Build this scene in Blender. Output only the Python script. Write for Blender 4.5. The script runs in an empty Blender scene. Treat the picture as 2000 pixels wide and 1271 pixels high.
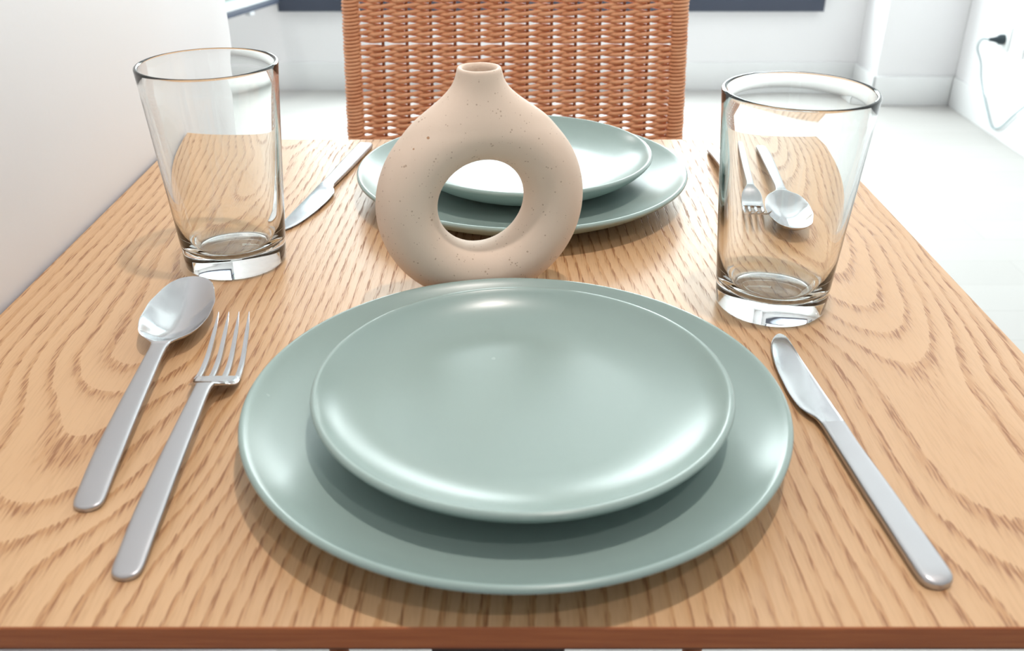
import bpy, bmesh, math, random
import numpy as np
from mathutils import Vector, Matrix
random.seed(4)
D = bpy.data
SC = bpy.context.scene
COL = SC.collection
PI = math.pi
TT = 0.75                                   # table top height

# ------------------------------------------------------------------ camera
cam = D.cameras.new('camera'); co = D.objects.new('camera', cam); COL.objects.link(co)
co.location = (0, 0, TT + 0.281)
co.rotation_euler = (PI / 2 - 0.4999, 0, 0)
cam.sensor_width = 36; cam.lens = 36 * 1837.2 / 2000
cam.clip_start = 0.01
cam.dof.use_dof = True; cam.dof.focus_distance = 0.66; cam.dof.aperture_fstop = 12.0
SC.camera = co
# ------------------------------------------------------------------ world, lights, exposure
W = D.worlds.new('sky'); SC.world = W; W.use_nodes = True
bg = W.node_tree.nodes['Background']
bg.inputs[0].default_value = (0.97, 0.955, 1.0, 1); bg.inputs[1].default_value = 40.0
vs = SC.view_settings
vs.view_transform = 'Standard'; vs.look = 'None'; vs.gamma = 1; vs.use_curve_mapping = False
vs.exposure = -1.38
SC.cycles.use_denoising = True; SC.cycles.sample_clamp_indirect = 8.0

def portal(name, loc, rot, sx, sy):
    l = D.lights.new(name, 'AREA'); l.shape = 'RECTANGLE'; l.size = sx; l.size_y = sy
    l.cycles.is_portal = True
    o = D.objects.new(name, l); o.location = loc; o.rotation_euler = rot; COL.objects.link(o)
def downlight(name, loc, power, size, color, cone=70, tilt=(0, 0)):
    l = D.lights.new(name, 'SPOT'); l.energy = power; l.shadow_soft_size = size; l.color = color
    l.spot_size = math.radians(cone); l.spot_blend = .6
    l.cycles.is_caustics_light = True
    o = D.objects.new(name, l); o.location = loc; o.rotation_euler = (tilt[0], tilt[1], 0); COL.objects.link(o)
WX0, WX1, WZ0, WZ1 = -0.943, 1.259, 0.3225, 2.35
portal('window_daylight', ((WX0 + WX1) / 2, 4.10, (WZ0 + WZ1) / 2), (-PI / 2, 0, 0), 2.1, 2.0)
downlight('ceiling_lamp_above', (0.24, 0.40, 2.40), 118, 0.03, (1.0, 0.89, 0.83), 75)
downlight('ceiling_lamp_behind', (0.42, -0.52, 2.40), 46, 0.03, (1.0, 0.89, 0.83), 100)

downlight('back_wall_fill', (-1.6, 2.9, 2.45), 110, 0.05, (1.0, 0.93, 0.92), 140)  # added fill lamp, no real fitting: brightens the back wall and floor

# ------------------------------------------------------------------ helpers
def obj(name, me, mat=None, parent=None, smooth=True, angle=None):
    o = D.objects.new(name, me); COL.objects.link(o)
    if mat is not None:
        for m in (mat if isinstance(mat, (list, tuple)) else [mat]): me.materials.append(m)
    if smooth:
        for p in me.polygons: p.use_smooth = True
        if angle is not None: me.set_sharp_from_angle(angle=math.radians(angle))
    if parent is not None: o.parent = parent
    return o
def tag(o, label, cat, group=None):
    o['label'] = label; o['category'] = cat
    if group: o['group'] = group
    return o
def empty(name, loc, rz=0.0):
    o = D.objects.new(name, None); o.empty_display_size = 0.05
    o.location = loc; o.rotation_euler = (0, 0, rz); COL.objects.link(o); return o
def struct(o): o['kind'] = 'structure'; return o
def mesh(name, vs_, fs_):
    me = D.meshes.new(name); me.from_pydata([tuple(v) for v in vs_], [], fs_); me.update()
    bm = bmesh.new(); bm.from_mesh(me); bmesh.ops.recalc_face_normals(bm, faces=bm.faces); bm.to_mesh(me); bm.free()
    return me
def box_geo(c, s, bev=0.0, seg=2, rot=None):
    bm = bmesh.new(); bmesh.ops.create_cube(bm, size=1)
    bmesh.ops.scale(bm, vec=s, verts=bm.verts)
    if bev: bmesh.ops.bevel(bm, geom=bm.edges[:], offset=bev, segments=seg, affect='EDGES', profile=0.5)
    if rot is not None: bmesh.ops.rotate(bm, verts=bm.verts, cent=(0, 0, 0), matrix=rot)
    bmesh.ops.translate(bm, vec=c, verts=bm.verts)
    return bm
def join(bms, name):
    out = bmesh.new()
    for b in bms:
        me = D.meshes.new('tmp'); b.to_mesh(me); b.free(); out.from_mesh(me); D.meshes.remove(me)
    me = D.meshes.new(name); out.to_mesh(me); out.free(); return me
def boxes(name, lst, mat, parent=None, bev=0.0, **k):
    return obj(name, join([box_geo(c, s, bev) for c, s in lst], name), mat, parent, smooth=bev > 0, angle=35 if bev else None)
def span(x0, x1, y0, y1, z0, z1):
    return (((x0 + x1) / 2, (y0 + y1) / 2, (z0 + z1) / 2), (x1 - x0, y1 - y0, z1 - z0))
def lathe(name, prof, n=96, close=False):
    """prof: (r,z) pairs; r==0 gives a pole"""
    vs_, rows = [], []
    for r, z in prof:
        if r < 1e-7: rows.append([len(vs_)]); vs_.append((0, 0, z))
        else:
            rows.append(list(range(len(vs_), len(vs_) + n)))
            vs_ += [(r * math.cos(2 * PI * k / n), r * math.sin(2 * PI * k / n), z) for k in range(n)]
    fs_ = []
    pr = list(zip(rows, rows[1:] + ([rows[0]] if close else []))) if close else list(zip(rows, rows[1:]))
    for a, b in pr:
        for k in range(n):
            j = (k + 1) % n
            if len(a) == 1 and len(b) == 1: continue
            if len(a) == 1: fs_.append((a[0], b[k], b[j]))
            elif len(b) == 1: fs_.append((a[k], a[j], b[0]))
            else: fs_.append((a[k], a[j], b[j], b[k]))
    return mesh(name, vs_, fs_)
def tube_arrays(pts, r, n, vs_, fs_, up=(0, 0, 1), cap=True):
    pts = [Vector(p) for p in pts]; base = len(vs_); m = len(pts); u0 = Vector(up)
    for i, p in enumerate(pts):
        t = (pts[min(i + 1, m - 1)] - pts[max(i - 1, 0)]).normalized()
        a = t.cross(u0)
        if a.length < 1e-4: a = t.cross(Vector((1, 0, 0)))
        a.normalize(); b = a.cross(t)
        rr = r[i] if isinstance(r, (list, tuple)) else r
        for k in range(n):
            th = 2 * PI * k / n
            vs_.append(tuple(p + a * (rr * math.cos(th)) + b * (rr * math.sin(th))))
    for i in range(m - 1):
        for k in range(n):
            j = (k + 1) % n
            fs_.append((base + i * n + k, base + i * n + j, base + (i + 1) * n + j, base + (i + 1) * n + k))
    if cap:
        fs_.append(tuple(base + k for k in range(n))[::-1]); fs_.append(tuple(base + (m - 1) * n + k for k in range(n)))
def tubes(name, paths, r, n=8, up=(0, 0, 1)):
    vs_, fs_ = [], []
    for p in paths: tube_arrays(p, r, n, vs_, fs_, up)
    return mesh(name, vs_, fs_)
def interp(tab, s):
    """smooth (Catmull-Rom) interpolation of rows (s, a, b, ...)"""
    n = len(tab)
    if s <= tab[0][0]: return tab[0][1:]
    if s >= tab[-1][0]: return tab[-1][1:]
    i = max(k for k in range(n - 1) if tab[k][0] <= s)
    s0, s1 = tab[i][0], tab[i + 1][0]; t = (s - s0) / (s1 - s0); out = []
    for c in range(1, len(tab[0])):
        p1, p2 = tab[i][c], tab[i + 1][c]
        def slope(k):
            if k == 0: return (tab[1][c] - tab[0][c]) / (tab[1][0] - tab[0][0])
            if k == n - 1: return (tab[-1][c] - tab[-2][c]) / (tab[-1][0] - tab[-2][0])
            a = (tab[k][c] - tab[k - 1][c]) / (tab[k][0] - tab[k - 1][0])
            b = (tab[k + 1][c] - tab[k][c]) / (tab[k + 1][0] - tab[k][0])
            return 0 if a * b <= 0 else 2 * a * b / (a + b)
        m1, m2 = slope(i) * (s1 - s0), slope(i + 1) * (s1 - s0)
        out.append((2*t**3-3*t*t+1)*p1 + (t**3-2*t*t+t)*m1 + (-2*t**3+3*t*t)*p2 + (t**3-t*t)*m2)
    return out

# ------------------------------------------------------------------ materials
class N:
    def __init__(s, name):
        s.m = D.materials.new(name); s.m.use_nodes = True; s.t = s.m.node_tree
        s.b = s.t.nodes['Principled BSDF']
    def n(s, typ, **k):
        o = s.t.nodes.new(typ)
        for a, v in k.items(): setattr(o, a, v)
        return o
    def link(s, a, b): s.t.links.new(a, b)
    def inp(s, node, i, v):
        if isinstance(v, bpy.types.NodeSocket): s.link(v, node.inputs[i])
        else: node.inputs[i].default_value = v
    def math(s, op, a, b=0.0, c=0.0, clamp=False):
        o = s.n('ShaderNodeMath', operation=op, use_clamp=clamp)
        s.inp(o, 0, a); s.inp(o, 1, b); s.inp(o, 2, c); return o.outputs[0]
    def coord(s, kind='Object'): return s.n('ShaderNodeTexCoord').outputs[kind]
    def mapping(s, vec, scale, loc=(0, 0, 0)):
        o = s.n('ShaderNodeMapping'); s.link(vec, o.inputs[0]); o.inputs['Scale'].default_value = scale
        o.inputs['Location'].default_value = loc; return o.outputs[0]
    def noise(s, vec, scale, detail=2, rough=.5, out=0):
        o = s.n('ShaderNodeTexNoise'); s.link(vec, o.inputs['Vector']); o.inputs['Scale'].default_value = scale
        o.inputs['Detail'].default_value = detail; o.inputs['Roughness'].default_value = rough; return o.outputs[out]
    def ramp(s, fac, stops, interp='LINEAR'):
        o = s.n('ShaderNodeValToRGB'); s.inp(o, 0, fac); cr = o.color_ramp; cr.interpolation = interp
        while len(cr.elements) < len(stops): cr.elements.new(.5)
        for e, (p, c) in zip(cr.elements, stops):
            e.position = p; e.color = (c, c, c, 1) if isinstance(c, (int, float)) else (*c, 1)
        return o.outputs[0]
    def mix(s, f, a, b):
        o = s.n('ShaderNodeMix', data_type='RGBA'); s.inp(o, 0, f)
        for i, v in ((6, a), (7, b)): s.inp(o, i, (*v, 1) if isinstance(v, tuple) else v)
        return o.outputs[2]
    def bump(s, h, strength, dist=.001):
        o = s.n('ShaderNodeBump'); s.link(h, o.inputs['Height']); o.inputs['Strength'].default_value = strength
        o.inputs['Distance'].default_value = dist; s.link(o.outputs[0], s.b.inputs['Normal'])
    def set(s, **k):
        for a, v in k.items():
            a = a.replace('_', ' ')
            if isinstance(v, tuple) and len(v) == 3: v = (*v, 1)
            s.inp(s.b, a, v)
        return s
def plain(name, c, rough=.6, **k):
    m = N(name); m.set(Base_Color=c, Roughness=rough, **k); return m.m
def srgb(r, g, b):
    f = lambda v: (v / 255 / 12.92) if v <= 10 else ((v / 255 + .055) / 1.055) ** 2.4
    return (f(r), f(g), f(b))

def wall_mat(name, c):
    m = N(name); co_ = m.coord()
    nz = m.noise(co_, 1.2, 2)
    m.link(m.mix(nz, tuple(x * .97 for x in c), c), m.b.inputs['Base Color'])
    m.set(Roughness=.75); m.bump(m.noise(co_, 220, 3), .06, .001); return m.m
M_wall = wall_mat('white_wall_paint', (0.92, 0.905, 0.915))
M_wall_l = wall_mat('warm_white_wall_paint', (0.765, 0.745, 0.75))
M_wall_f = wall_mat('grey_wall_paint', (0.50, 0.49, 0.49))
M_ceil = wall_mat('ceiling_paint', (0.76, 0.75, 0.745))
M_base = plain('white_trim_paint', (0.84, 0.84, 0.84), .4)

m = N('pale_floor_boards'); c_ = m.coord()
br = m.n('ShaderNodeTexBrick'); m.link(m.mapping(c_, (1, 1, 1)), br.inputs['Vector'])
br.inputs['Color1'].default_value = (0.48, 0.465, 0.45, 1); br.inputs['Color2'].default_value = (0.505, 0.49, 0.475, 1)
br.inputs['Mortar'].default_value = (0.44, 0.425, 0.41, 1); br.inputs['Scale'].default_value = 1
br.inputs['Mortar Size'].default_value = .002; br.inputs['Brick Width'].default_value = 1.3; br.inputs['Row Height'].default_value = .14
st = m.noise(m.mapping(c_, (2, 30, 1)), 3, 5)
m.link(m.mix(m.math('MULTIPLY', st, .35), br.outputs['Color'], (0.52, 0.49, 0.46)), m.b.inputs['Base Color'])
m.set(Roughness=.6)
M_floor = m.m

# ash table top: growth rings around two cores that run nearly parallel to the boards
def wood(name, light, mid, dark, rough=.34, edge=False):
    m = N(name); c_ = m.coord()
    sep = m.n('ShaderNodeSeparateXYZ'); m.link(c_, sep.inputs[0]); X, Y, Z = sep.outputs
    low = m.noise(m.mapping(c_, (1, .34, 1), (3.1, 1.7, 0)), 5.0, 1.5, .45)
    low = m.math('MULTIPLY', m.math('SUBTRACT', low, .5), .085)
    mid_n = m.math('MULTIPLY', m.math('SUBTRACT', m.noise(m.mapping(c_, (1, .14, 1), (.4, 8.2, 0)), 30, 2, .5), .5), .008)
    fine = m.math('MULTIPLY', m.math('SUBTRACT', m.noise(m.mapping(c_, (1, .05, 1)), 260, 2, .6), .5), .0016)
    warp = m.math('ADD', m.math('ADD', low, mid_n), fine)
    def core(x0, d0, slope, seed, amp):
        dn = m.math('MULTIPLY', m.math('SUBTRACT', m.noise(m.mapping(c_, (.15, 1, 1), (seed, seed * 2, 0)), 4.2, 2.2, .45), .5), amp)
        dep = m.math('ADD', m.math('MULTIPLY_ADD', Y, slope, d0), dn)
        dx = m.math('ADD', m.math('SUBTRACT', X, x0), warp)
        return m.math('SQRT', m.math('ADD', m.math('MULTIPLY', dx, dx), m.math('MULTIPLY', dep, dep)))
    r = m.math('MINIMUM', core(-.225, .112, -.10, 2.3, .060), core(.225, .112, -.10, 7.9, .070))
    ph = m.math('DIVIDE', r, .0068)
    fr = m.math('FRACT', ph)
    # early wood: sharp start, ragged fade
    rag = m.noise(m.mapping(c_, (1, .07, 1)), 700, 2, .6)
    f2 = m.math('MULTIPLY_ADD', m.math('SUBTRACT', rag, .5), .55, fr)
    band = m.ramp(f2, [(0, .0), (.03, .75), (.16, 1.0), (.34, .35), (.62, .06), (1, 0)])
    wv = m.noise(m.mapping(c_, (1, .5, 1), (9, 9, 9)), 9, 1)
    band = m.math('MULTIPLY', band, m.ramp(wv, [(.3, .62), (.65, 1.0)]))
    # pores: short dark dashes inside the early wood
    por = m.noise(m.mapping(c_, (1, .055, 1), (5, 5, 5)), 1150, 1, .5)
    por = m.ramp(por, [(.50, 0), (.62, 1)])
    pr = m.math('MULTIPLY', por, m.ramp(band, [(.15, .12), (.6, 1.0)]))
    tint = m.noise(m.mapping(c_, (1, .3, 1)), 7, 3)
    base = m.mix(m.ramp(tint, [(.35, 0), (.7, 1)]), light, tuple((a * .75 + b * .25) for a, b in zip(light, mid)))
    col = m.mix(m.math('MULTIPLY', band, .85), base, mid)
    col = m.mix(m.math('MULTIPLY', pr, .75), col, dark)
    m.link(col, m.b.inputs['Base Color'])
    m.link(m.math('MULTIPLY_ADD', pr, .18, rough), m.b.inputs['Roughness'])
    m.set(Specular_IOR_Level=.5)
    m.bump(m.math('MULTIPLY', m.math('ADD', m.math('MULTIPLY', band, .4), pr), -1.0), .30, .0004)
    return m.m
M_wood = wood('ash_veneer', srgb(215, 176, 135), srgb(184, 134, 88), srgb(140, 90, 56))
m = N('reddish_edge_veneer'); c_ = m.coord()
st = m.noise(m.mapping(c_, (.03, 1, 1)), 900, 4, .6); s2 = m.noise(m.mapping(c_, (.2, 1, 1)), 60, 3)
col = m.mix(m.ramp(st, [(.3, 0), (.7, 1)]), srgb(164, 88, 48), srgb(190, 112, 64))
m.link(m.mix(m.math('MULTIPLY', s2, .4), col, srgb(120, 62, 34)), m.b.inputs['Base Color']); m.set(Roughness=.5)
M_edge = m.m
M_under = plain('dark_laminate', srgb(92, 50, 30), .6)
M_black = plain('black_powder_coat', (0.02, 0.02, 0.022), .45)

def glaze(name, c):
    m = N(name); c_ = m.coord()
    nz = m.noise(c_, 30, 3)
    m.link(m.mix(nz, tuple(x * .99 for x in c), c), m.b.inputs['Base Color'])
    m.link(m.math('MULTIPLY_ADD', m.noise(c_, 60, 2), .015, .262), m.b.inputs['Roughness'])
    m.set(Specular_IOR_Level=.55)
    m.bump(m.noise(c_, 900, 2), .012, .0003)
    return m.m
M_plate = glaze('sage_green_glaze', srgb(150, 170, 165))

m = N('speckled_stoneware'); c_ = m.coord()
v = m.n('ShaderNodeTexVoronoi'); m.link(c_, v.inputs['Vector']); v.inputs['Scale'].default_value = 420
sz = m.noise(c_, 160, 1)
sp = m.math('LESS_THAN', v.outputs['Distance'], m.math('MULTIPLY', m.ramp(sz, [(.42, 0), (.75, 1)]), .30))
v2 = m.n('ShaderNodeTexVoronoi'); m.link(c_, v2.inputs['Vector']); v2.inputs['Scale'].default_value = 75
sp2 = m.math('LESS_THAN', v2.outputs['Distance'], m.math('MULTIPLY', m.ramp(m.noise(c_, 50, 1), [(.60, 0), (.72, 1)]), .08))
base = m.mix(m.noise(c_, 18, 3), srgb(232, 209, 189), srgb(238, 218, 200))
col = m.mix(m.math('MULTIPLY', sp, .5), base, srgb(150, 112, 76))
col = m.mix(m.math('MULTIPLY', sp2, .8), col, srgb(168, 112, 60))
m.link(col, m.b.inputs['Base Color']); m.set(Roughness=.62, Specular_IOR_Level=.35)
m.bump(m.noise(c_, 420, 3), .10, .0006)
M_vase = m.m

m = N('clear_glass'); gb = m.n('ShaderNodeBsdfGlass', distribution='GGX'); gb.inputs['Color'].default_value = (.992, .998, .995, 1)
gb.inputs['Roughness'].default_value = 0.0; gb.inputs['IOR'].default_value = 1.5; m.link(gb.outputs[0], m.t.nodes['Material Output'].inputs[0])
M_glass = m.m
m = N('window_glass'); t = m.t; tr = m.n('ShaderNodeBsdfTransparent'); tr.inputs[0].default_value = (.90, .96, .94, 1)
gl = m.n('ShaderNodeBsdfGlossy'); gl.inputs['Roughness'].default_value = .0
mx = m.n('ShaderNodeMixShader'); mx.inputs[0].default_value = .07
m.link(tr.outputs[0], mx.inputs[1]); m.link(gl.outputs[0], mx.inputs[2]); m.link(mx.outputs[0], t.nodes['Material Output'].inputs[0])
M_pane = m.m

def steel(name, base, rough, brush):
    m = N(name); c_ = m.coord()
    nz = m.noise(m.mapping(c_, (1, .05, 1)) if brush else c_, 1400 if brush else 40, 3, .6)
    sm = m.noise(c_, 55, 3, .6)
    m.set(Base_Color=base, Metallic=1.0)
    m.link(m.math('MULTIPLY_ADD', sm, .16, m.math('MULTIPLY_ADD', nz, .10 if brush else .02, rough - .11)), m.b.inputs['Roughness'])
    if brush: m.bump(nz, .05, .0002)
    return m.m
M_satin = steel('satin_steel', (0.52, 0.515, 0.53), .38, True)
M_polish = steel('polished_steel', (0.60, 0.60, 0.62), .20, False)

m = N('woven_rope'); c_ = m.coord()
nz = m.noise(c_, 45, 3); f_ = m.noise(m.mapping(c_, (.2, 1, 1)), 900, 2)
col = m.mix(m.ramp(nz, [(.3, 0), (.7, 1)]), srgb(220, 152, 108), srgb(236, 176, 132))
m.link(m.mix(m.math('MULTIPLY', f_, .35), col, srgb(198, 118, 80)), m.b.inputs['Base Color']); m.set(Roughness=.5)
M_rope = m.m
M_stake = plain('rope_core', srgb(150, 88, 52), .6)
M_frame = plain('anthracite_frame', srgb(62, 68, 84), .5)
M_alu = plain('light_aluminium', (0.75, 0.77, 0.80), .35, Metallic=.3)
M_plastic = plain('white_plastic', (0.82, 0.84, 0.84), .35)
M_bplastic = plain('black_plastic', (0.02, 0.035, 0.045), .4)
M_cable = plain('grey_cable', (0.30, 0.38, 0.40), .5)

# ------------------------------------------------------------------ room shell
XR, YB, HC = 1.75, 3.97, 2.55
struct(boxes('floor', [span(-2.9, 2.0, -1.7, 4.2, -.06, 0)], M_floor))
struct(boxes('ceiling', [span(-2.9, 2.0, -1.7, 4.2, HC, HC + .06)], M_ceil))
struct(boxes('wall_back', [span(-2.9, WX0, YB, YB + .12, 0, HC), span(WX1, 1.9, YB, YB + .12, 0, HC),
                           span(WX0, WX1, YB, YB + .12, 0, WZ0), span(WX0, WX1, YB, YB + .12, WZ1, HC)], M_wall))
struct(boxes('wall_pillar', [span(1.437, XR, 3.73, YB, 0, HC)], M_wall, bev=.004))
struct(boxes('wall_right', [span(XR, XR + .1, -1.7, 4.2, 0, HC)], M_wall))
struct(boxes('wall_front', [span(-2.9, 2.0, -1.7, -1.6, 0, HC)], M_wall_f))
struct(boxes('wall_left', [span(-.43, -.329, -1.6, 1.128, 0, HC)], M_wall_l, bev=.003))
struct(boxes('wall_far_left', [span(-2.75, -2.65, -1.6, 4.0, 0, HC)], M_wall))
struct(boxes('baseboard_back', [span(-2.65, 1.437, YB - .012, YB, 0, .115)], M_base, bev=.003))
struct(boxes('baseboard_pillar', [span(1.425, XR - .012, 3.718, 3.73, 0, .115), span(1.425, 1.437, 3.718, YB - .012, 0, .115)], M_base, bev=.003))
struct(boxes('baseboard_right', [span(XR - .012, XR, -1.6, 3.718, 0, .115)], M_base, bev=.003))
# back window: dark frame round a pane, and its casement swung into the room
fy0, fy1 = YB - .03, YB + .07
win = struct(boxes('window_1', [span(WX0, WX1, fy0, fy1, WZ0, WZ0 + .06), span(WX0, WX1, fy0, fy1, WZ1 - .06, WZ1),
                                span(WX0, WX0 + .05, fy0, fy1, WZ0 + .06, WZ1 - .06), span(WX1 - .05, WX1, fy0, fy1, WZ0 + .06, WZ1 - .06)], M_frame))
boxes('pane', [span(WX0 + .05, WX1 - .05, YB + .02, YB + .026, WZ0 + .06, WZ1 - .06)], M_pane, win)
sash = D.objects.new('open_casement', None); COL.objects.link(sash); sash.parent = win
sash.location = (-.950, YB - .035, TT - .392); sash.rotation_euler = (0, 0, PI + math.radians(70.6))
sw, sh = .62, 1.7
boxes('casement_frame', [span(0, sw, -.022, .022, .0, .026), span(0, sw, -.022, .022, sh, sh + .05),
                         span(0, .05, -.022, .022, .026, sh), span(sw - .05, sw, -.022, .022, .026, sh)], M_frame, sash, bev=.003)
boxes('casement_bead', [span(.05, sw - .05, -.030, .030, .026, .050)], M_alu, sash, bev=.003)
boxes('casement_pane', [span(.05, sw - .05, -.004, .004, .048, sh)], M_pane, sash)
boxes('casement_stay', [span(.17, .20, -.012, .012, -.016, .0)], M_alu, sash, bev=.002)

# ------------------------------------------------------------------ dining table
TX0, TX1, TY0, TY1, TH = -.3262, .3028, .267, .894, .0115
table = empty('dining_table', (0, 0, 0))
tag(table, 'small square dining table with an ash wood top set for two', 'table')
tp = obj('tabletop', join([box_geo(*span(TX0, TX1, TY0, TY1, TT - TH, TT), .0006, 1)], 'tabletop'), [M_wood, M_edge], table)
for p in tp.data.polygons:
    p.material_index = 0 if p.normal.z > .9 else 1
    p.use_smooth = False
boxes('underside_panel', [span(TX0 + .002, TX1 - .002, TY0 + .0015, TY1 - .002, TT - TH - .0020, TT - TH)], M_under, table)
cx, cy = -.012, .62
boxes('pedestal_column', [span(cx - .058, cx + .058, cy - .04, cy + .04, .02, TT - TH - .022)], M_black, table, bev=.004)
boxes('mounting_plate', [span(cx - .16, cx + .16, cy - .16, cy + .16, TT - TH - .022, TT - TH - .0020)], M_black, table, bev=.002)
for a in (0, 1):
    boxes('foot_bar', [span(cx - (.28 if a else .035), cx + (.28 if a else .035), cy - (.035 if a else .26), cy + (.035 if a else .26), 0 if not a else 0, .022 if not a else .0215)], M_black, table, bev=.004)

# ------------------------------------------------------------------ plates
def plate_mesh(name, R, H, foot, kk):
    def slope(x):
        return .004 * min(1, x * 4) ** 2 + kk * ((.42 * ((x - .57) / .31) ** 1.25 if .57 < x < .88 else 0) + (.42 + .45 * (x - .88) / .12 if x >= .88 else 0))
    n = 60; Re = R - .0022; prof = [(0.0, 0.0)]
    for i in range(1, n + 1):
        r0, r1 = prof[-1][0], Re * (i / n)
        prof.append((r1, prof[-1][1] + slope((r0 + r1) / 2 / R) * (r1 - r0)))
    up = H - .0006 - prof[-1][1]
    top = [(r, z + up) for r, z in prof]; bot = []
    (ra, za), (rb, zb) = top[-2], top[-1]
    tx, tz = rb - ra, zb - za; l = math.hypot(tx, tz); tx /= l; tz /= l
    c = (rb + tz * .0019, zb - tx * .0019); lip = []
    a0 = math.atan2(tx, -tz)
    for i in range(1, 9):
        a = a0 - PI * i / 8; lip.append((c[0] + .0019 * math.cos(a), c[1] + .0019 * math.sin(a)))
    for i in range(n - 1, 0, -1):
        r, z = top[i]; x = r / R; sl = slope(x); k = math.hypot(1, sl)
        t2 = .0038 + .0040 * max(0, min(1, (1 - x) / .35)) ** 1.0
        rr, zz = r + sl / k * t2, z - t2 / k
        if rr < foot + .006: break
        bot.append((rr, max(zz, .0024)))
    zf = bot[-1][1]
    bot += [(foot + .004, zf - .0006), (foot + .0015, .0008), (foot, .0), (foot - .002, .0), (foot - .004, .0010), (foot - .007, .0016), (0, .0016)]
    return lathe(name, top + lip + bot, 160), top
PL, TL = plate_mesh('dinner_plate', .135, .024, .080, .86)
PS, TS = plate_mesh('salad_plate', .1027, .0252, .050, 1.22)
z_in = [z for r_, z in TL if r_ <= .056][-1]
def place(name, me, mat, loc, rz, label, cat, group=None):
    o = obj(name, me, None if me.materials else mat, smooth=True); o.location = loc; o.rotation_euler = (0, 0, rz)
    return tag(o, label, cat, group)
place('dinner_plate', PL, M_plate, (.0018, .3992, TT), 0, 'large sage green dinner plate at the front of the table, under the near salad plate', 'plate', 'large sage dinner plates')
place('dinner_plate', PL, M_plate, (.0083, .7478, TT), 1, 'large sage green dinner plate behind the ring vase, beside the chair', 'plate', 'large sage dinner plates')
place('salad_plate', PS, M_plate, (.0051, .3967, TT + z_in + .0004), 0, 'smaller sage green plate stacked on the front dinner plate', 'plate', 'small sage salad plates')
place('salad_plate', PS, M_plate, (.0125, .7570, TT + z_in + .0004), 2, 'smaller sage green plate stacked on the dinner plate behind the vase', 'plate', 'small sage salad plates')

# ------------------------------------------------------------------ ring vase (distance field meshed with surface nets)
def surface_nets(F, lo, h):
    nx, ny, nz = F.shape; S = F < 0
    idx = -np.ones((nx - 1, ny - 1, nz - 1), int)
    cnt = np.zeros(idx.shape); acc = np.zeros(idx.shape + (3,))
    cs = [(i, j, k) for i in (0, 1) for j in (0, 1) for k in (0, 1)]
    def sub(A, c): return A[c[0]:nx - 1 + c[0], c[1]:ny - 1 + c[1], c[2]:nz - 1 + c[2]]
    for a in cs:
        for ax in range(3):
            if a[ax]: continue
            b = list(a); b[ax] = 1
            fa, fb = sub(F, a), sub(F, b); msk = (fa < 0) != (fb < 0)
            t = np.where(msk, fa / np.where(msk, fa - fb, 1), 0)
            for q in range(3):
                acc[..., q] += np.where(msk, a[q] + (t if q == ax else 0), 0)
            cnt += msk
    act = cnt > 0; ids = np.argwhere(act); idx[act] = np.arange(len(ids))
    V = (ids + acc[act] / cnt[act][:, None]) * h + np.array(lo)
    Fc = []
    for ax in range(3):
        u, v_ = (ax + 1) % 3, (ax + 2) % 3
        A = S[tuple(slice(0, -1) if q == ax else slice(1, -1) for q in range(3))]
        B = S[tuple(slice(1, None) if q == ax else slice(1, -1) for q in range(3))]
        e = np.argwhere(A != B)
        for p in e:
            q = p.copy(); q[u] += 1; q[v_] += 1
            o = []
            for du, dv in ((0, 0), (-1, 0), (-1, -1), (0, -1)):
                c = q.copy(); c[u] += du; c[v_] += dv; o.append(idx[tuple(c)])
            if not S[tuple(q)]: o = o[::-1]
            Fc.append(o)
    return V, Fc
def build_vase():
    Rc, rt, zc = .0478, .0190, .0655
    h = .0013; lo = (-.076, -.027, -.004)
    ax = [np.arange(lo[i], hi, h) for i, hi in enumerate((.076, .027, .160))]
    X, Y, Z = np.meshgrid(*ax, indexing='ij')
    dz = (Z - zc) * 1.02
    rr = np.sqrt(X * X + dz * dz)
    tor = np.sqrt((rr - Rc) ** 2 + (Y * .97) ** 2) - rt
    # neck: flared body of revolution about z, flattened towards the shoulders
    zt = .1500
    d = zt - Z
    dd = np.clip(d, 0, .05)
    rad = .0131 + .12 * dd + 16 * dd * dd - 75 * np.maximum(dd - .029, 0) ** 2
    q = np.sqrt(X * X + (Y * (1 + 1400 * dd * dd)) ** 2)
    neck = np.maximum((q - rad) * .75, np.maximum(Z - zt, (zc + Rc - .006) - Z))
    k = .014; hh = np.clip(.5 + .5 * (neck - tor) / k, 0, 1)
    f = neck * (1 - hh) + tor * hh - k * hh * (1 - hh)
    q = np.sqrt(X * X + Y * Y)
    # bore, softly rounded lip
    bore = np.maximum(q - .0098, (zt - .045) - Z)
    k = .0030; g = -bore; hh = np.clip(.5 - .5 * (g - f) / k, 0, 1)
    f = g * (1 - hh) + f * hh + k * hh * (1 - hh)
    f = np.maximum(f, -Z)                        # flat foot
    V, Fc = surface_nets(f, lo, h)
    me = D.meshes.new('ring_vase'); me.from_pydata(V.tolist(), [], Fc); me.update()
    bm = bmesh.new(); bm.from_mesh(me)
    bmesh.ops.recalc_face_normals(bm, faces=bm.faces)
    for _ in range(4): bmesh.ops.smooth_vert(bm, verts=[v for v in bm.verts if v.co.z > .001], factor=.5, use_axis_x=True, use_axis_y=True, use_axis_z=True)
    bm.to_mesh(me); bm.free(); return me
va = obj('ring_vase', build_vase(), M_vase)
va.location = (-.0193, .5575, TT); va.rotation_euler = (0, 0, math.radians(17))
tag(va, 'beige speckled ceramic ring vase with a round hole and short neck', 'vase')

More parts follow.
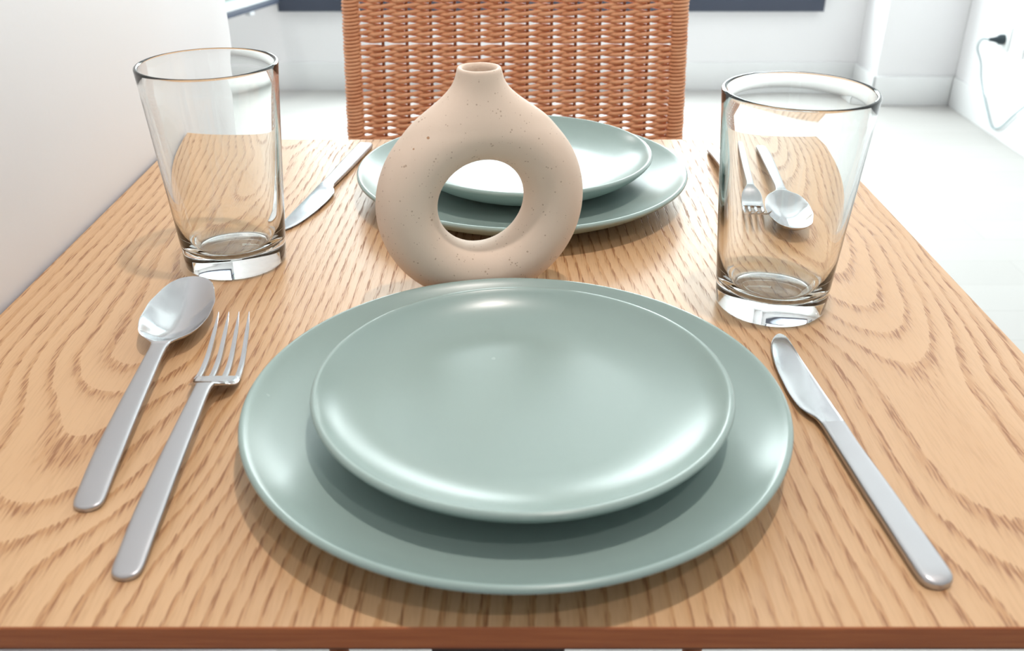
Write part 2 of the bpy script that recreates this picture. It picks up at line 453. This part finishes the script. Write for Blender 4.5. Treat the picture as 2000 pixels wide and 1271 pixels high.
# ------------------------------------------------------------------ tumblers
def tumbler():
    H, Rt, Rb, w = .1395, .0448, .0347, .0022
    pr = [(0, .0012), (.020, .0010), (.028, .0004), (.0310, 0), (.0330, .0005), (Rb, .0025)]
    for i in range(1, 15):
        u = i / 15; pr.append((Rb + (Rt - Rb) * u, .0025 + (H - .0045) * u))
    c = (Rt - .0012, H - .0014)
    for i in range(9):
        a = -.1 + (PI + .1) * i / 8; pr.append((c[0] + .00135 * math.cos(a), c[1] + .0014 * math.sin(a)))
    zb = .0125
    for i in range(14, 0, -1):
        u = i / 15; z = .0025 + (H - .0045) * u
        if z > zb + .010:
            pr.append((Rb + (Rt - Rb) * u - w - .0021 * (1 - u), z))
    for a, b in ((.0312, zb + .010), (.0303, zb + .0068), (.0283, zb + .0038), (.0255, zb + .0018), (.0225, zb + .0007), (.019, zb + .0002), (.010, zb - .0003), (0, zb - .0004)): pr.append((a, b))
    return lathe('tumbler', pr, 128)
TG = tumbler()
place('glass_tumbler', TG, M_glass, (-.1960, .6105, TT + .0003), 0, 'empty clear glass tumbler standing behind the spoon', 'glass', 'clear tumblers')
place('glass_tumbler', TG, M_glass, (.1674, .5440, TT + .0003), 1, 'empty clear glass tumbler standing behind the near knife', 'glass', 'clear tumblers')

for o in COL.objects:
    if o.name.startswith('glass_tumbler'): o.cycles.is_caustics_caster = True
tp.cycles.is_caustics_receiver = True

# ------------------------------------------------------------------ cutlery
def blade_mesh(name, tab, s0, s1, n, m=13, cap=True, edge=.5, pitchcurve=2.0):
    """tab rows: s, left edge, right edge, mid height, thickness, dish (rise of the edges)"""
    vs_, fs_ = [], []
    ring = 2 * m
    for i in range(n + 1):
        u = (1 - math.cos(PI * i / n)) / 2; s = s0 + (s1 - s0) * u
        L, R_, z, th, dish = interp(tab, s)
        row_t, row_b = [], []
        for j in range(m):
            t = -math.cos(PI * j / (m - 1)); x = (L + R_) / 2 + (R_ - L) / 2 * t
            zz = z + dish * abs(t) ** pitchcurve; e = th / 2 * max(0.0, 1 - abs(t) ** 10) ** .5 * (1 - edge * .25 * t * t)
            row_t.append((x, s, zz + e + th / 2)); row_b.append((x, s, zz - e + th / 2))
        vs_ += row_t + row_b[::-1]
    for i in range(n):
        for j in range(ring):
            k = (j + 1) % ring
            fs_.append((i * ring + j, i * ring + k, (i + 1) * ring + k, (i + 1) * ring + j))
    if cap: fs_.append(tuple(range(ring))); fs_.append(tuple(n * ring + j for j in range(ring))[::-1])
    me = mesh(name, vs_, fs_)
    bm = bmesh.new(); bm.from_mesh(me); bmesh.ops.remove_doubles(bm, verts=bm.verts, dist=1e-6)
    bmesh.ops.recalc_face_normals(bm, faces=bm.faces); bm.to_mesh(me); bm.free()
    return me
def rounded(tab, L0, w, c=0.0):
    """prefix rows giving a rounded handle end at s=0 of half width w"""
    return tab
HT = .0030
spoon_tab = [(0.0000, -.0012, .0012, .0000, .0020, 0), (.0005, -.0033, .0033, .0000, .0026, 0), (.0016, -.0053, .0053, .0002, HT, 0), (.0036, -.0066, .0066, .0004, HT, 0), (.0070, -.0071, .0071, .0008, HT, 0),
             (.030, -.0071, .0071, .0042, HT, 0), (.060, -.0065, .0065, .0068, HT, 0), (.100, -.0054, .0054, .0090, HT, 0), (.128, -.0048, .0048, .0100, .0030, 0),
             (.136, -.0056, .0056, .0100, .0026, .0002), (.140, -.0085, .0085, .0088, .0022, .0018), (.146, -.0142, .0142, .0060, .0018, .0050), (.156, -.0184, .0184, .0022, .0016, .0088),
             (.170, -.0207, .0207, .0004, .0015, .0108), (.184, -.0206, .0206, .0008, .0015, .0108), (.198, -.0178, .0178, .0040, .0015, .0084), (.209, -.0143, .0143, .0085, .0015, .0046), (.2155, -.0093, .0093, .0116, .0015, .0020), (.2180, -.0052, .0052, .0130, .0014, .0006), (.2188, -.0010, .0010, .0136, .0012, 0)]
fork_tab = [(0.0000, -.0012, .0012, .0000, .0020, 0), (.0005, -.0032, .0032, .0000, .0026, 0), (.0016, -.0050, .0050, .0002, HT, 0), (.0036, -.0062, .0062, .0004, HT, 0), (.0070, -.0067, .0067, .0008, HT, 0),
            (.030, -.0067, .0067, .0042, HT, 0), (.060, -.0062, .0062, .0072, HT, 0), (.100, -.0052, .0052, .0098, HT, 0), (.128, -.0045, .0045, .0110, .0030, 0),
            (.134, -.0050, .0050, .0108, .0026, 0), (.1372, -.0080, .0080, .0094, .0022, 0), (.1402, -.0113, .0113, .0074, .0020, .0), (.1450, -.0127, .0127, .0045, .0020, .0), (.1500, -.0129, .0129, .0026, .0020, .0), (.1580, -.0126, .0126, .0020, .0020, 0)]
knife_tab = [(0.0000, -.0012, .0012, .0000, .0030, 0), (.0005, -.0034, .0034, .0000, .0036, 0), (.0018, -.0056, .0056, .0, .0044, 0), (.0042, -.0069, .0069, .0, .0050, 0), (.0090, -.0074, .0074, .0, .0052, 0),
             (.060, -.0070, .0070, .0002, .0050, 0), (.100, -.0062, .0064, .0005, .0045, 0), (.112, -.0060, .0067, .0010, .0040, 0), (.121, -.0070, .0070, .0018, .0028, 0),
             (.127, -.0098, .0072, .0022, .0020, 0), (.134, -.0116, .0074, .0022, .0016, 0), (.145, -.0119, .0076, .0020, .0014, 0), (.165, -.0106, .0080, .0018, .0014, 0), (.185, -.0076, .0086, .0014, .0013, 0),
             (.200, -.0038, .0094, .0010, .0012, 0), (.208, -.0002, .0097, .0008, .0012, 0), (.2128, .0032, .0088, .0006, .0011, 0), (.2142, .0050, .0076, .0006, .0010, 0)]
def make_spoon():
    r = empty('spoon', (0, 0, 0))
    obj('handle', blade_mesh('spoon_handle', spoon_tab, 0, .134, 60), M_satin, r, angle=50)
    obj('bowl', blade_mesh('spoon_bowl', spoon_tab, .134, .2188, 60, 25), M_polish, r, angle=50)
    return r
def make_fork():
    r = empty('fork', (0, 0, 0))
    obj('handle', blade_mesh('fork_handle', fork_tab, 0, .134, 60), M_satin, r, angle=50)
    hd = obj('fork_head', blade_mesh('fork_head', fork_tab, .134, .156, 24), M_polish, r, angle=50)
    for k in range(4):
        a, b = (-.0111 + .0074 * k), (-.0090 + .0060 * k)
        rows = []
        for i in range(9):
            u = i / 8; s = .1535 + .0500 * u; c = a + (b - a) * u
            w = .00195 - .00085 * u
            if i == 8: w = .0003
            if i == 7: w = .0009
            z = .0020 - .0008 * math.sin(PI * min(1, u * 1.6)) + .0165 * u ** 1.9
            rows.append((s, c - w, c + w, z, .0019 - .0007 * u, 0))
        obj('tine', blade_mesh('fork_tine', rows, .1535, .2035, 30, 7), M_polish, hd, angle=50)
    return r
def make_knife():
    r = empty('table_knife', (0, 0, 0))
    obj('handle', blade_mesh('knife_handle', knife_tab, 0, .116, 50), M_satin, r, angle=50)
    obj('blade', blade_mesh('knife_blade', knife_tab, .116, .2142, 60), M_polish, r, angle=50)
    return r
def copy_tree(o, parent=None):
    c = o.copy(); COL.objects.link(c); c.parent = parent
    for ch in list(o.children): copy_tree(ch, c)
    return c
def lay(o, x, y, tx, ty, label, cat, group):
    o.location = (x, y, TT + .0002); o.rotation_euler = (0, 0, math.atan2(ty - y, tx - x) - PI / 2)
    tag(o, label, cat, group); return o
sp_ = make_spoon(); fk_ = make_fork(); kn_ = make_knife()
lay(copy_tree(sp_), .2230, .850, .2115, .652, 'steel spoon seen through the right tumbler, beside the far fork', 'spoon', 'steel spoons')
lay(copy_tree(fk_), .1895, .8570, .1820, .655, 'steel fork lying right of the far plates, its handle by the table edge', 'fork', 'steel forks')
lay(copy_tree(kn_), -.1385, .8720, -.1725, .655, 'steel knife between the left tumbler and the far plates', 'knife', 'steel knives')
lay(sp_, -.1945, .3360, -.2032, .4770, 'steel spoon with its bowl in front of the left tumbler, left of the near fork', 'spoon', 'steel spoons')
lay(fk_, -.1612, .2920, -.1640, .4226, 'steel fork between the spoon and the front plates', 'fork', 'steel forks')
lay(kn_, .1760, .2870, .1640, .4200, 'steel knife lying right of the front plates', 'knife', 'steel knives')

# ------------------------------------------------------------------ woven chair
chair = empty('woven_chair', (.004, 1.17, 0))
tag(chair, 'orange brown woven rope dining chair behind the far side of the table', 'chair')
# the back lies in a leaning plane: u across, v along the lean from seat to top
zA, yA, hwA = TT - .070, -.022, .2095 ; zB, yB_, hwB = TT + .083, .018, .2105      # measured outer half widths at two heights
def bk(u, z):                       # u in -1..1 (outer edges of the posts)
    k = (z - zA) / (zB - zA); return Vector((u * (hwA + (hwB - hwA) * k), yA + (yB_ - yA) * k, z))
PR = .0108; ztop = TT + .118; zseat = .455
def post_path(sx, z0, z1, n): return [bk(sx * (1 - PR / .21), z0 + (z1 - z0) * i / n) for i in range(n + 1)]
for sx in (-1, 1):
    foot = [Vector((sx * .195, .035, 0)), Vector((sx * .197, .0, .2))] + post_path(sx, .40, ztop, 6)
    po = obj('back_post', tubes('back_post', [foot], .0085, 14, (0, 1, 0)), M_stake, chair)
    vs_, fs_ = [], []; z0, z1 = zseat + .01, ztop - .004; turns = int((z1 - z0) / .0041); pts = []
    for i in range(turns * 14 + 1):
        a = 2 * PI * i / 14; z = z0 + (z1 - z0) * i / (turns * 14)
        c = bk(sx * (1 - PR / .21), z); rr = .0094 + .0003 * math.sin(i * .37)
        pts.append(c + Vector((rr * math.cos(a), rr * math.sin(a), 0)))
    obj('rope_wrap', tubes('rope_wrap', [pts], .0020, 6), M_rope, po)
tr_ = [bk(-1 + PR / .21, ztop)] + [bk(-.9 + 1.8 * i / 10, ztop + .004) for i in range(11)] + [bk(1 - PR / .21, ztop)]
tr = obj('top_rail', tubes('top_rail', [tr_], .0085, 14), M_stake, chair)
pts = []
nt = 108
for i in range(nt * 14 + 1):
    a = 2 * PI * i / 14; u = -.93 + 1.86 * i / (nt * 14); c = bk(u, ztop + .004)
    pts.append(c + Vector((0, .0088 * math.cos(a), .0088 * math.sin(a))))
obj('rope_wrap', tubes('rope_wrap', [pts], .0021, 6), M_rope, tr)
# woven back: pairs of strands twined round upright stakes
inner = 1 - 2 * PR / .21 + .012
NS = 13
stk_paths = []
for k in range(1, NS):
    u = -inner + 2 * inner * k / NS
    stk_paths.append([bk(u, zseat + (ztop - zseat) * i / 6) for i in range(7)])
obj('upright_stakes', tubes('upright_stakes', stk_paths, .0019, 6, (0, 1, 0)), M_stake, chair)
paths = []
pitch = .00765; z = zseat + .012; row = 0
rnd = random.Random(8)
while z < ztop - .008:
    jz = rnd.uniform(-.0006, .0006); ja = rnd.uniform(-.12, .12)
    wob = [rnd.uniform(-.00055, .00055) for _ in range(NS + 2)]
    for sgn in (1, -1):
        p = []
        for i in range(NS * 8 + 1):
            q = i / 8.0; a = PI * q + ja * math.sin(q * 1.7 + row)
            u = -inner + 2 * inner * q / NS
            w_ = wob[int(q)] * (1 - q % 1) + wob[int(q) + 1] * (q % 1)
            c = bk(u, z + jz + w_ + .0017 * math.sin(a) * sgn)
            c.y += -.0036 * math.cos(a) * sgn
            p.append(c)
        paths.append(p)
    z += pitch if row % 17 != 14 else pitch * .82
    row += 1
obj('woven_back', tubes('woven_back', paths, .0025, 8), M_rope, chair)
# seat and front legs
sy0, sy1 = -.43, -.06
seat = obj('seat_frame', tubes('seat_frame', [[(-.20, sy1 + .02, .44), (-.205, sy0, .44)], [(.20, sy1 + .02, .44), (.205, sy0, .44)], [(-.215, sy0, .44), (.215, sy0, .44)], [(-.21, sy1 + .0, .44), (.21, sy1 + .0, .44)]], .011, 12), M_stake, chair)
paths = []
yy = sy0 - .004; row = 0
while yy < sy1 - .002:
    for sgn in (1, -1):
        p = []
        for i in range(NS * 6 + 1):
            q = i / 6; a = PI * q
            p.append((-.205 + .41 * q / NS, yy + .0019 * math.sin(a) * sgn, .4535 + .0022 * math.cos(a) * sgn))
        paths.append(p)
    yy += .0079; row += 1
obj('woven_seat', tubes('woven_seat', paths, .0020, 5), M_rope, chair)
for sx in (-1, 1):
    obj('front_leg', tubes('front_leg', [[(sx * .195, sy0 + .01, 0), (sx * .2, sy0 + .01, .44)]], .011, 12, (0, 1, 0)), M_stake, chair)

# ------------------------------------------------------------------ socket, plug and cable on the right wall
so = empty('wall_socket', (XR, 3.37, TT - .42)); tag(so, 'white double wall socket low on the right wall', 'socket')
boxes('face_plate', [((-.005, -.065, .0), (.010, .085, .085)), ((-.005, .045, .0), (.010, .085, .085))], M_plastic, so, bev=.003)
vs_ = lathe('socket_well', [(0, .0), (.020, .0), (.0205, .004), (.022, .004), (.022, -.001), (0, -.001)], 28)
w = obj('socket_well', vs_, M_plastic, so, angle=40); w.rotation_euler = (0, -PI / 2, 0); w.location = (-.0095, -.065, 0)
pg = empty('power_plug', (XR - .010, 3.405, TT - .4266)); tag(pg, 'black power plug with a thin cable hanging against the right wall', 'plug')
me = lathe('plug_body', [(0, 0), (.0175, 0), (.0185, .004), (.0175, .016), (.011, .026), (.0075, .040), (.0060, .052), (0, .052)], 28)
b = obj('plug_body', me, M_bplastic, pg, angle=40); b.rotation_euler = (0, -PI / 2, 0)
o_ = Vector((XR - .010, 3.405, TT - .4266))
cp = [(-.05, 0, 0), (-.068, .02, -.004), (-.050, .075, -.045), (-.020, .085, -.10), (-.010, .075, -.155), (-.010, .02, -.21), (-.010, -.035, -.255), (-.010, -.072, -.283), (-.010, -.105, -.290), (-.010, -.150, -.270), (-.010, -.235, -.19), (-.010, -.34, -.12), (-.010, -.5, -.08)]
sm = []
for i in range(len(cp) - 1):
    p0, p1, p2, p3 = [Vector(cp[max(0, min(len(cp) - 1, i + q))]) for q in (-1, 0, 1, 2)]
    for k in range(6):
        t = k / 6; sm.append(.5 * ((2 * p1) + (p2 - p0) * t + (2 * p0 - 5 * p1 + 4 * p2 - p3) * t * t + (3 * p1 - p0 - 3 * p2 + p3) * t ** 3))
obj('cable', tubes('plug_cable', [sm], .0032, 8), M_cable, pg)
